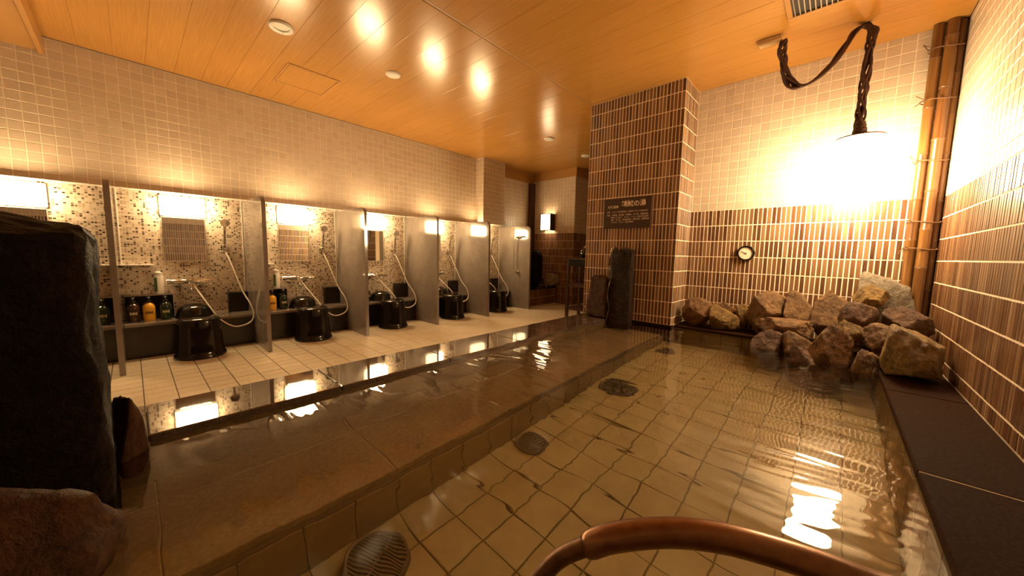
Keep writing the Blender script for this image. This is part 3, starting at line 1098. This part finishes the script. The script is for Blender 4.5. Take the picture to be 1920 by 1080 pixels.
for x0, x1, ya, yb, Y, dep, seed, mat, label, rz in PILE:
    xm_, ym_ = (x0 + x1) / 2, (ya + yb) / 2
    c = atY(xm_, ym_, Y)
    wv = (atY(x1, ym_, Y) - atY(x0, ym_, Y)).x
    top, bot = atY(xm_, ya, Y).z, atY(xm_, yb, Y).z
    if Y < 3.3 and seed not in (20, 21, 22, 26, 27, 30):
        bot -= 0.10
    if seed == 30:
        bot = ZK - 0.004
    if seed in (11, 12, 13, 14, 15, 16, 17, 19):
        bot = ZK - 0.004
    rock('pool_rock', label, 'rock', Vector((c.x, Y, (top + bot) / 2)), (wv * 1.04, dep, (top - bot) * 1.03), seed, mat, G, rz,
         planes=9 + seed % 4, rough=0.085, sub=5, sharp=34.0)
for i, (x, y, z, sx, sy, sz) in enumerate([(-0.24, 3.12, -0.10, 0.27, 0.32, 0.42), (0.045, 3.10, -0.10, 0.27, 0.34, 0.42), (-0.05, 2.83, -0.13, 0.28, 0.22, 0.36)]):
    rock('sunken_rock', ['sunken rock under the flat slab, left', 'sunken rock under the triangular rock',
                         'sunken rock farthest out under the small dark wet rock'][i], 'rock', (x, y, z), (sx, sy, sz), 60 + i, 'rock_red', G)

# stone pair at the pillar with trickling water
rock('standing_stone', 'tall dark wet stone post standing before the pillar', 'stone', (-1.480, 3.165, 0.47), (0.205, 0.13, 1.04), 41, 'stone_wet', None, 0.05,
     planes=0, rough=0.10, flat=[((1, 0, 0), .6), ((-1, 0, 0), .6), ((0, -1, 0), .6), ((0, 1, 0), .6), ((0.015, 0, 1), .60), ((0, 0, -1), .6)], sharp=40.0)
rock('standing_stone', 'shorter rusty leaning stone left of the tall stone post', 'stone', (-1.715, 3.15, 0.496), (0.225, 0.15, 0.42), 42, 'rock_rust', None, 0.0,
     planes=0, rough=0.05, flat=[((-0.93, 0, 0.36), .62), ((1, 0, 0), .6), ((0, -1, 0), .6), ((0, 1, 0), .6), ((0.1, 0, 1), .60), ((0, 0, -1), .6)], sharp=40.0)
mb = MB()
rr = random.Random(5)
pts = [(-1.577 + 0.010 * math.sin(i * 0.9), 3.086 + 0.004 * math.sin(i * 1.7), 0.985 - i * 0.0375) for i in range(20)]
mb.tube(spline(pts, 3), 0.006, 8, [0.006 + 0.008 * abs(noise.noise((i * 0.41, 3, 0))) for i in range(58)])
o = mb.build('water_trickle', 'wet_film', None, 'full')
tag(o, 'thin glinting trickle of water running down the tall stone post', 'water')

# near left: big dark spout stone and the rust rock in front of it
rock('spout_stone', 'big black upright stone at the left edge of the pool', 'stone', (-1.43, -0.372, 0.487), (0.33, 0.63, 1.075), 43, 'stone_dark', None, 0.0,
     planes=0, rough=0.05, sub=5, flat=[((1, -0.05, 0), .60), ((0, 1, 0.0), .60), ((-1, 0, 0), .60), ((0.02, 0.07, 1), .60), ((0, -1, 0), .60), ((0, 0, -1), .60),
                                        ((0, 0.6, 0.8), .80), ((0.7, 0.7, 0.1), .83), ((0.7, 0, 0.7), .80), ((0.5, 0.75, 0.45), .88), ((0.7, 0.5, -0.5), .93)], sharp=50.0)
rock('shore_rock', 'rounded rusty rock in the water before the black stone', 'rock', (-1.045, -0.325, 0.245), (0.40, 0.58, 0.59), 44, 'rock_rust', None, 0.1,
     planes=10, rough=0.06, sub=5)
rock('shore_rock', 'dark low rock at the lower left corner of the pool', 'rock', (-0.78, -0.40, -0.08), (0.30, 0.36, 0.44), 45, 'stone_dark', None, 0.4, planes=10, rough=0.06)
rock('shore_rock', 'narrow rust stone clinging to the right side of the black stone', 'rock', (-1.545, -0.035, 0.27), (0.09, 0.075, 0.36), 46, 'rock_rust', None, 0.2, planes=14, rough=0.06, sharp=9.0)

# stones of the far alcove fountain
rock('alcove_stone', 'tall black stone slab on the alcove ledge', 'stone', (-3.90, 4.90, 0.632), (0.19, 0.16, 0.66), 51, 'stone_dark', None, 0, planes=7, rough=0.04,
     flat=[((1, 0, 0), .6), ((-1, 0, 0), .6), ((0, -1, 0), .6), ((0, 0, 1), .62)], sharp=24.0)
rock('alcove_stone', 'short black stone beside the tall slab in the alcove', 'stone', (-3.80, 4.74, 0.44), (0.12, 0.12, 0.27), 52, 'stone_dark', None, 0, planes=9)
rock('alcove_stone', 'slim tan stone splinter on the alcove ledge', 'stone', (-3.765, 5.00, 0.46), (0.06, 0.08, 0.33), 53, 'rock_yellow', None, 0, planes=8)
rock('alcove_stone', 'pale bowl shaped rock at the right of the alcove ledge', 'stone', (-3.80, 5.17, 0.43), (0.30, 0.22, 0.25), 54, 'rock_grey', None, 0, planes=9)

# dark wooden rack beside the pillar
t = thing('shelf_rack', 'dark wooden shelf rack half hidden behind the pillar', 'rack', (-2.80, 4.18, 0.0))
for x in (0.0, 0.48):
    for y in (0.0, 0.32):
        MB().box(x, x + 0.04, y, y + 0.04, 0.0, 0.83, 0.003).build('post', 'dark_wood', t)
for z in (0.12, 0.45):
    MB().box(0.0, 0.52, 0.0, 0.36, z, z + 0.03, 0.003).build('shelf', 'dark_wood', t)
MB().box(-0.02, 0.54, -0.02, 0.38, 0.83, 0.855, 0.004).build('top', 'dark_wood', t)
MB().box(0.04, 0.48, 0.0, 0.02, 0.74, 0.83, 0.002).build('apron', 'black_gloss', t)
t = thing('water_pot', 'dark glossy round pot on top of the wooden rack', 'pot', (-2.60, 4.36, 0.855))
MB().lathe([(0.05, 0.0), (0.075, 0.02), (0.085, 0.06), (0.07, 0.10), (0.035, 0.125), (0.03, 0.15), (0.036, 0.155)], 28).build('body', 'black_gloss', t, True)
MB().lathe([(0.038, 0.152), (0.034, 0.162), (0.01, 0.17), (0.012, 0.182), (0.0, 0.185)], 20).build('lid', 'chrome', t, True)

# ================================================================== SIGN, DIAL
t = thing('name_board', 'dark brown board with pale Japanese lettering on the pillar', 'sign', (-1.505, YP - TT, 1.165))
SW, SH = 0.475, 0.285
MB().box(-SW / 2, SW / 2, -0.012, 0.0, 0.0, SH, 0.0015).build('board', 'sign_brown', t)


def text(body, u, v, size, name='lettering', bold=0.0, sx=1.0):
    cu = bpy.data.curves.new(name, 'FONT')
    cu.body = body
    cu.size = size
    cu.align_x = 'LEFT'
    cu.align_y = 'CENTER'
    cu.offset = bold
    tmp = bpy.data.objects.new(name, cu)
    COL.objects.link(tmp)
    dg = bpy.context.evaluated_depsgraph_get()
    me = bpy.data.meshes.new_from_object(tmp.evaluated_get(dg))
    bpy.data.objects.remove(tmp)
    bpy.data.curves.remove(cu)
    me.materials.clear()
    me.materials.append(M['sign_ink'])
    o = link(name, me, t)
    o.location = (-SW / 2 + u * SW, -0.0125, SH * (1 - v))
    o.rotation_euler = (PI / 2, 0, 0)
    o.scale = (sx, 1, 1)
    return o


text('天然温泉', 0.085, 0.285, 0.0285, bold=0.0003)
text('錦鯱の湯', 0.385, 0.215, 0.060, bold=0.0010)
text('きんしゃち', 0.45, 0.085, 0.0105)
text('ゆ', 0.815, 0.075, 0.0115)
text('泉質　アルカリ性単純温泉（低張性アルカリ性高温泉）', 0.075, 0.455, 0.0168)
text('効能　神経痛、筋肉痛、関節痛、五十肩、運動麻痺、', 0.075, 0.56, 0.0178)
text('関節のこわばり、うちみ、くじき、慢性消化器病、', 0.165, 0.64, 0.0168)
text('痔疾、冷え性、病後回復期、疲労回復、健康増進', 0.165, 0.72, 0.0172)
text('きりきず、やけど、慢性皮膚病', 0.165, 0.80, 0.0165)

t = thing('wall_thermometer', 'round dial thermometer with dark rim on the brown back wall', 'thermometer', (-0.572, YB - TT, 0.943))
MB().lathe([(0.063, 0.0), (0.066, -0.006), (0.066, -0.022), (0.061, -0.029), (0.052, -0.026), (0.050, -0.018)], 44, (0, 0, 0), 'y').build('rim', 'black_gloss', t, True)
MB().lathe([(0.0505, -0.016), (0.0505, -0.019), (0.0, -0.0192)], 44, (0, 0, 0), 'y').build('dial', 'dial_face', t)
mb = MB()
for i in range(25):
    a = math.radians(-135 + i * 11.25)
    L = 0.008 if i % 4 == 0 else 0.005
    c, s = math.sin(a), math.cos(a)
    p0, p1 = 0.046, 0.046 - L
    nx_, nz_ = s * 0.0006, -c * 0.0006
    mb.add([(c * p0 + nx_, -0.0198, s * p0 + nz_), (c * p0 - nx_, -0.0198, s * p0 - nz_), (c * p1 - nx_, -0.0198, s * p1 - nz_), (c * p1 + nx_, -0.0198, s * p1 + nz_)], [(0, 1, 2, 3)])
mb.build('scale_marks', 'black_matt', t)
mb = MB().lathe([(0.005, -0.0192), (0.005, -0.024), (0.0, -0.0245)], 14, (0, 0, 0), 'y')
mb.tube([(0.010, -0.022, -0.006), (-0.034, -0.022, 0.018)], 0.0013, 6)
mb.build('needle', 'black_matt', t)

# ================================================================== LANTERN, VINE, BAMBOO
t = thing('pendant_lantern', 'bright white paper lantern hanging over the rocks', 'lantern', (0.052, 3.24, 1.28))
prof = [(0.085, 0.0), (0.118, 0.006), (0.126, 0.02)]
for i in range(1, 24):
    z = 0.02 + i * (0.37 / 24)
    prof.append((0.127 + 0.0022 * math.cos(i * PI), z))
prof += [(0.126, 0.39), (0.118, 0.404), (0.07, 0.412)]
MB().lathe(prof, 48).build('paper_shade', 'lantern_glow', t, 'full')
MB().lathe([(0.118, 0.402), (0.121, 0.406), (0.119, 0.412), (0.05, 0.418), (0.0, 0.418)], 40).build('top_ring', 'dark_wood', t, True)

VINE = [(1470, 75, 3.06), (1467, 92, 3.07), (1469, 112, 3.08), (1474, 143, 3.10), (1492, 163, 3.12), (1525, 152, 3.14), (1560, 120, 3.17), (1588, 82, 3.20),
        (1604, 58, 3.22), (1622, 47, 3.24), (1637, 56, 3.24), (1632, 80, 3.24), (1628, 105, 3.24), (1624, 140, 3.24), (1619, 170, 3.24), (1615, 200, 3.24), (1612, 228, 3.24), (1611, 254, 3.24)]
base = spline([atY(*p) for p in VINE], 10)
vt = thing('hanging_vine', 'twisted brown vine looped from the ceiling down to the lantern', 'vine', tuple(base[-1]))
o0 = Vector(base[-1])
for k in range(11):
    rg = random.Random(k + 70)
    ph, tw, lo = rg.uniform(0, 6.28), rg.choice((-1, 1)) * rg.uniform(0.12, 0.2), rg.uniform(0.012, 0.020)
    pts = []
    for i, p in enumerate(base):
        puff = 1 + 0.55 * noise.noise((i * 0.09, k * 0.37, 0)) + 0.6 * abs(math.sin(i * 0.13))
        a = ph + tw * i
        pts.append(p - o0 + Vector((math.cos(a), 0.7 * math.sin(a), 0.55 * math.sin(a + 0.8))) * lo * puff * (0.45 if i > len(base) - 4 else 0.8))
    MB().tube(pts, rg.uniform(0.005, 0.0085), 7).build('strand', 'vine_bark', vt, 'full')
mb = MB()
for i in range(26):
    a = i * 0.9
    r = 0.020 + 0.018 * (1 - i / 26)
    z = 0.0 + i * 0.0038
    mb.tube([(r * math.cos(a + q * 0.5), r * math.sin(a + q * 0.5), z + 0.004 * math.sin(q)) for q in range(8)], 0.0055, 6)
mb.build('wrapped_end', 'vine_bark', vt, 'full', (0, 0, -0.012))

t = thing('junction_box', 'small tan box on the ceiling where the vine starts', 'box', (-0.452, 3.06, ZC))
MB().box(-0.065, 0.065, -0.03, 0.03, -0.035, 0.0, 0.004).build('case', 'tan_plastic', t)
MB().box(-0.060, 0.060, -0.025, 0.025, -0.039, -0.035, 0.002).build('cover', 'tan_plastic', t)
t = thing('ceiling_hook', 'small metal ceiling hook that carries the vine', 'hook', (0.030, 3.24, ZC))
MB().lathe([(0.016, -0.004), (0.016, 0.0)], 16).build('plate', 'steel', t)
MB().tube([(0.0, 0, -0.003), (0.0, 0, -0.018), (0.010, 0, -0.028), (0.02, 0, -0.02)], 0.0035, 8).build('shank', 'steel', t, True)

t = thing('air_vent', 'rectangular ceiling air vent with dark slats', 'vent', (-0.10, 2.63, ZC))
vx, vy = 0.245, 0.262
mb = MB()
mb.box(-vx, vx, vy - 0.028, vy, -0.012, 0.0, 0.002).box(-vx, vx, -vy, -vy + 0.028, -0.012, 0.0, 0.002)
mb.box(-vx, -vx + 0.028, -vy + 0.028, vy - 0.028, -0.012, 0.0, 0.002).box(vx - 0.028, vx, -vy + 0.028, vy - 0.028, -0.012, 0.0, 0.002)
mb.build('frame', 'wood_trim', t)
MB().box(-vx + 0.028, vx - 0.028, -vy + 0.028, vy - 0.028, -0.002, 0.0).build('duct', 'black_matt', t)
sl = MB().box(-0.0025, 0.0025, -vy + 0.028, vy - 0.028, -0.011, -0.003).mesh('slat', 'steel')
n = 18
for i in range(n):
    link('slat', sl, t, (-vx + 0.028 + (i + 0.5) * (2 * vx - 0.056) / n, 0, 0))


def ceiling_disc(x, y, r, label, ring):
    t = thing('ceiling_light', label, 'ceiling light', (x, y, ZC), 'round fittings in the ceiling')
    if ring:
        MB().lathe([(r * 0.60, -0.004), (r * 0.62, -0.010), (r * 0.95, -0.014), (r, -0.008), (r, 0.0)], 40).build('trim_ring', 'white_plastic', t, True)
        MB().lathe([(0.0, -0.002), (r * 0.60, -0.003), (r * 0.61, -0.0005)], 32).build('lens', 'grey_plastic', t, True)
        for a in (0.6, 2.7, 4.8):
            MB().lathe([(0.0, -0.0155), (0.005, -0.015), (0.005, -0.012)], 10, (r * 0.8 * math.cos(a), r * 0.8 * math.sin(a), 0)).build('screw', 'steel', t, True)
    else:
        MB().lathe([(r * 0.9, -0.012), (r, -0.006), (r, 0.0)], 36).build('trim_ring', 'white_plastic', t, True)
        MB().lathe([(0.0, -0.018), (r * 0.5, -0.017), (r * 0.8, -0.014), (r * 0.9, -0.010)], 36).build('cover', 'white_plastic', t, True)


ceiling_disc(-2.90, 0.783, 0.074, 'ringed round ceiling fitting with grey lens nearest the camera', True)
ceiling_disc(-2.905, 1.607, 0.062, 'plain white round ceiling cover near the access panel', False)
ceiling_disc(-2.878, 3.79, 0.068, 'plain white round ceiling cover far back by the pillar', False)
ceiling_disc(-2.923, 4.775, 0.068, 'round ceiling cover half hidden behind the pillar edge', False)

t = thing('access_panel', 'square wooden access panel in the ceiling over the booths', 'access panel', (-3.61, 1.158, ZC))
hx, hy = 0.222, 0.205
mb = MB()
mb.box(-hx, hx, hy - 0.012, hy, -0.005, 0.0, 0.001).box(-hx, hx, -hy, -hy + 0.012, -0.005, 0.0, 0.001)
mb.box(-hx, -hx + 0.012, -hy + 0.012, hy - 0.012, -0.005, 0.0, 0.001).box(hx - 0.012, hx, -hy + 0.012, hy - 0.012, -0.005, 0.0, 0.001)
mb.build('frame', 'wood_trim', t)
MB().box(-hx + 0.016, hx - 0.016, -hy + 0.016, hy - 0.016, -0.004, 0.0, 0.001).build('door', 'ceiling_wood', t)


def bamboo(x, y, r, label, seed, lean=(0, 0)):
    t = thing('bamboo_pole', label, 'bamboo', (x, y, ZK), 'bamboo poles in the corner')
    rg = random.Random(seed)
    prof = [(r, 0.0)]
    z = rg.uniform(0.1, 0.25)
    nodes = []
    H = ZC - ZK - 0.004
    while z < H - 0.05:
        nodes.append(z)
        prof += [(r, z - 0.012), (r * 1.06, z - 0.004), (r * 0.97, z), (r * 1.07, z + 0.004), (r, z + 0.012)]
        z += rg.uniform(0.24, 0.34)
    prof.append((r * 0.98, H))
    MB().lathe(prof, 20).build('culm', 'bamboo', t, True)
    mb = MB()
    for q in nodes:
        mb.lathe([(r * 1.02, q - 0.003), (r * 1.085, q), (r * 1.02, q + 0.003)], 20)
    mb.build('node_rings', 'dry_twig', t, True)
    t.rotation_euler = (lean[1], lean[0], 0)
    return t


bamboo(0.363, 3.556, 0.026, 'slim bamboo pole, left of the three in the corner', 1, (0.0, 0))
bamboo(0.419, 3.539, 0.028, 'golden bamboo pole, middle of the three in the corner', 2)
bamboo(0.459, 3.577, 0.022, 'shaded bamboo pole tight against the right wall', 3)
for i, (z, x) in enumerate(((2.24, 0.40), (1.93, 0.395), (1.55, 0.40), (1.16, 0.405), (0.985, 0.405))):
    t = thing('twig_tie', ['top', 'second', 'third', 'fourth', 'lowest'][i] + ' dry twig tie round the bamboo poles', 'tie', (x, 3.545, z), 'twig ties on the bamboo')
    pts = [(0.075 * math.cos(a), 0.038 * math.sin(a), 0.006 * math.sin(2 * a)) for a in [k * 2 * PI / 20 for k in range(21)]]
    MB().tube(pts, 0.0035, 6).build('loop', 'dry_twig', t, True)
    rg = random.Random(i)
    for s in (-1, 1):
        MB().tube(spline([(-0.05, -0.035, 0), (-0.075, -0.05, 0.012 * s), (-0.10, -0.055, rg.uniform(-0.03, 0.03) * 1.5)]), 0.0025, 6).build('loose_end', 'dry_twig', t, True)

# ================================================================== POOL FITTINGS
def drain(x, y, r, label):
    t = thing('pool_drain', label, 'drain', (x, y, ZB), 'round drain covers on the pool bottom')
    MB().lathe([(r * 0.86, 0.002), (r * 0.87, 0.014), (r * 0.95, 0.016), (r, 0.010), (r * 1.02, 0.0)], 40).build('rim', 'grate_metal', t, True)
    MB().lathe([(0.0, 0.002), (r * 0.87, 0.0022)], 40).build('pit', 'black_matt', t)
    mb = MB()
    n = 15
    for i in range(n):
        u = (-1 + 2 * (i + 0.5) / n) * r * 0.84
        L = math.sqrt(max(0, (r * 0.87) ** 2 - u * u))
        mb.box(-L, L, u - r * 0.03, u + r * 0.03, 0.004, 0.013)
    mb.box(-r * 0.03, r * 0.03, -r * 0.85, r * 0.85, 0.003, 0.012)
    g = mb.build('grate', 'grate_metal', t)
    g.rotation_euler = (0, 0, 0.5)


drain(-0.985, 0.468, 0.105, 'large round drain cover nearest the handrail')
drain(-1.010, 1.262, 0.078, 'small round drain cover beside the bench step')
drain(-0.960, 2.080, 0.115, 'wide dark drain cover in mid pool')
drain(-0.985, 2.990, 0.080, 'far drain cover by the pillar end of the pool')

# bronze handrail close to the camera
def dep(px, py, d):
    return EYE + ray(px, py) * d


HR = [(1015, 1082, .50), (1050, 1046, .50), (1098, 1024, .49), (1150, 1008, .48), (1250, 998, .47), (1350, 1008, .455), (1450, 1034, .44), (1560, 1070, .43), (1640, 1100, .43)]
P = [dep(*p) for p in HR]
ho = Vector((P[0].x - 0.03, P[0].y - 0.02, ZB))
ht = thing('pool_handrail', 'bronze pipe handrail arching up at the near edge of the pool', 'handrail', tuple(ho))
left = [Vector((P[0].x - 0.028, P[0].y - 0.018, ZB)), Vector((P[0].x - 0.028, P[0].y - 0.018, 0.0)), Vector((P[0].x - 0.027, P[0].y - 0.017, 0.30)), Vector((P[0].x - 0.017, P[0].y - 0.012, 0.39))] + P[:4]
MB().tube([p - ho for p in spline(left, 8)], 0.0125, 16).build('lower_pipe', 'dark_bronze', ht, 'full')
e1, e2 = Vector((0.215, 0.70, 0.43)), Vector((0.275, 0.735, 0.36))
sleeve = spline(P[2:] + [Vector((0.14, 0.645, 0.48)), e1, e2], 8)
rad = [0.0182] * len(sleeve)
rad[0] = 0.0155
rad[1] = 0.0172
MB().tube([p - ho for p in sleeve], 0.0165, 20, rad).build('grip_sleeve', 'bronze', ht, 'full')
MB().tube([p - ho for p in spline([e1, e2, Vector((0.292, 0.745, 0.33)), Vector((0.296, 0.747, ZK))], 6)], 0.0125, 14).build('kerb_post', 'dark_bronze', ht, 'full')
MB().lathe([(0.034, 0.0), (0.034, 0.005), (0.014, 0.012)], 20).build('base_flange', 'dark_bronze', ht, True, tuple(Vector((0.296, 0.747, ZK)) - ho))
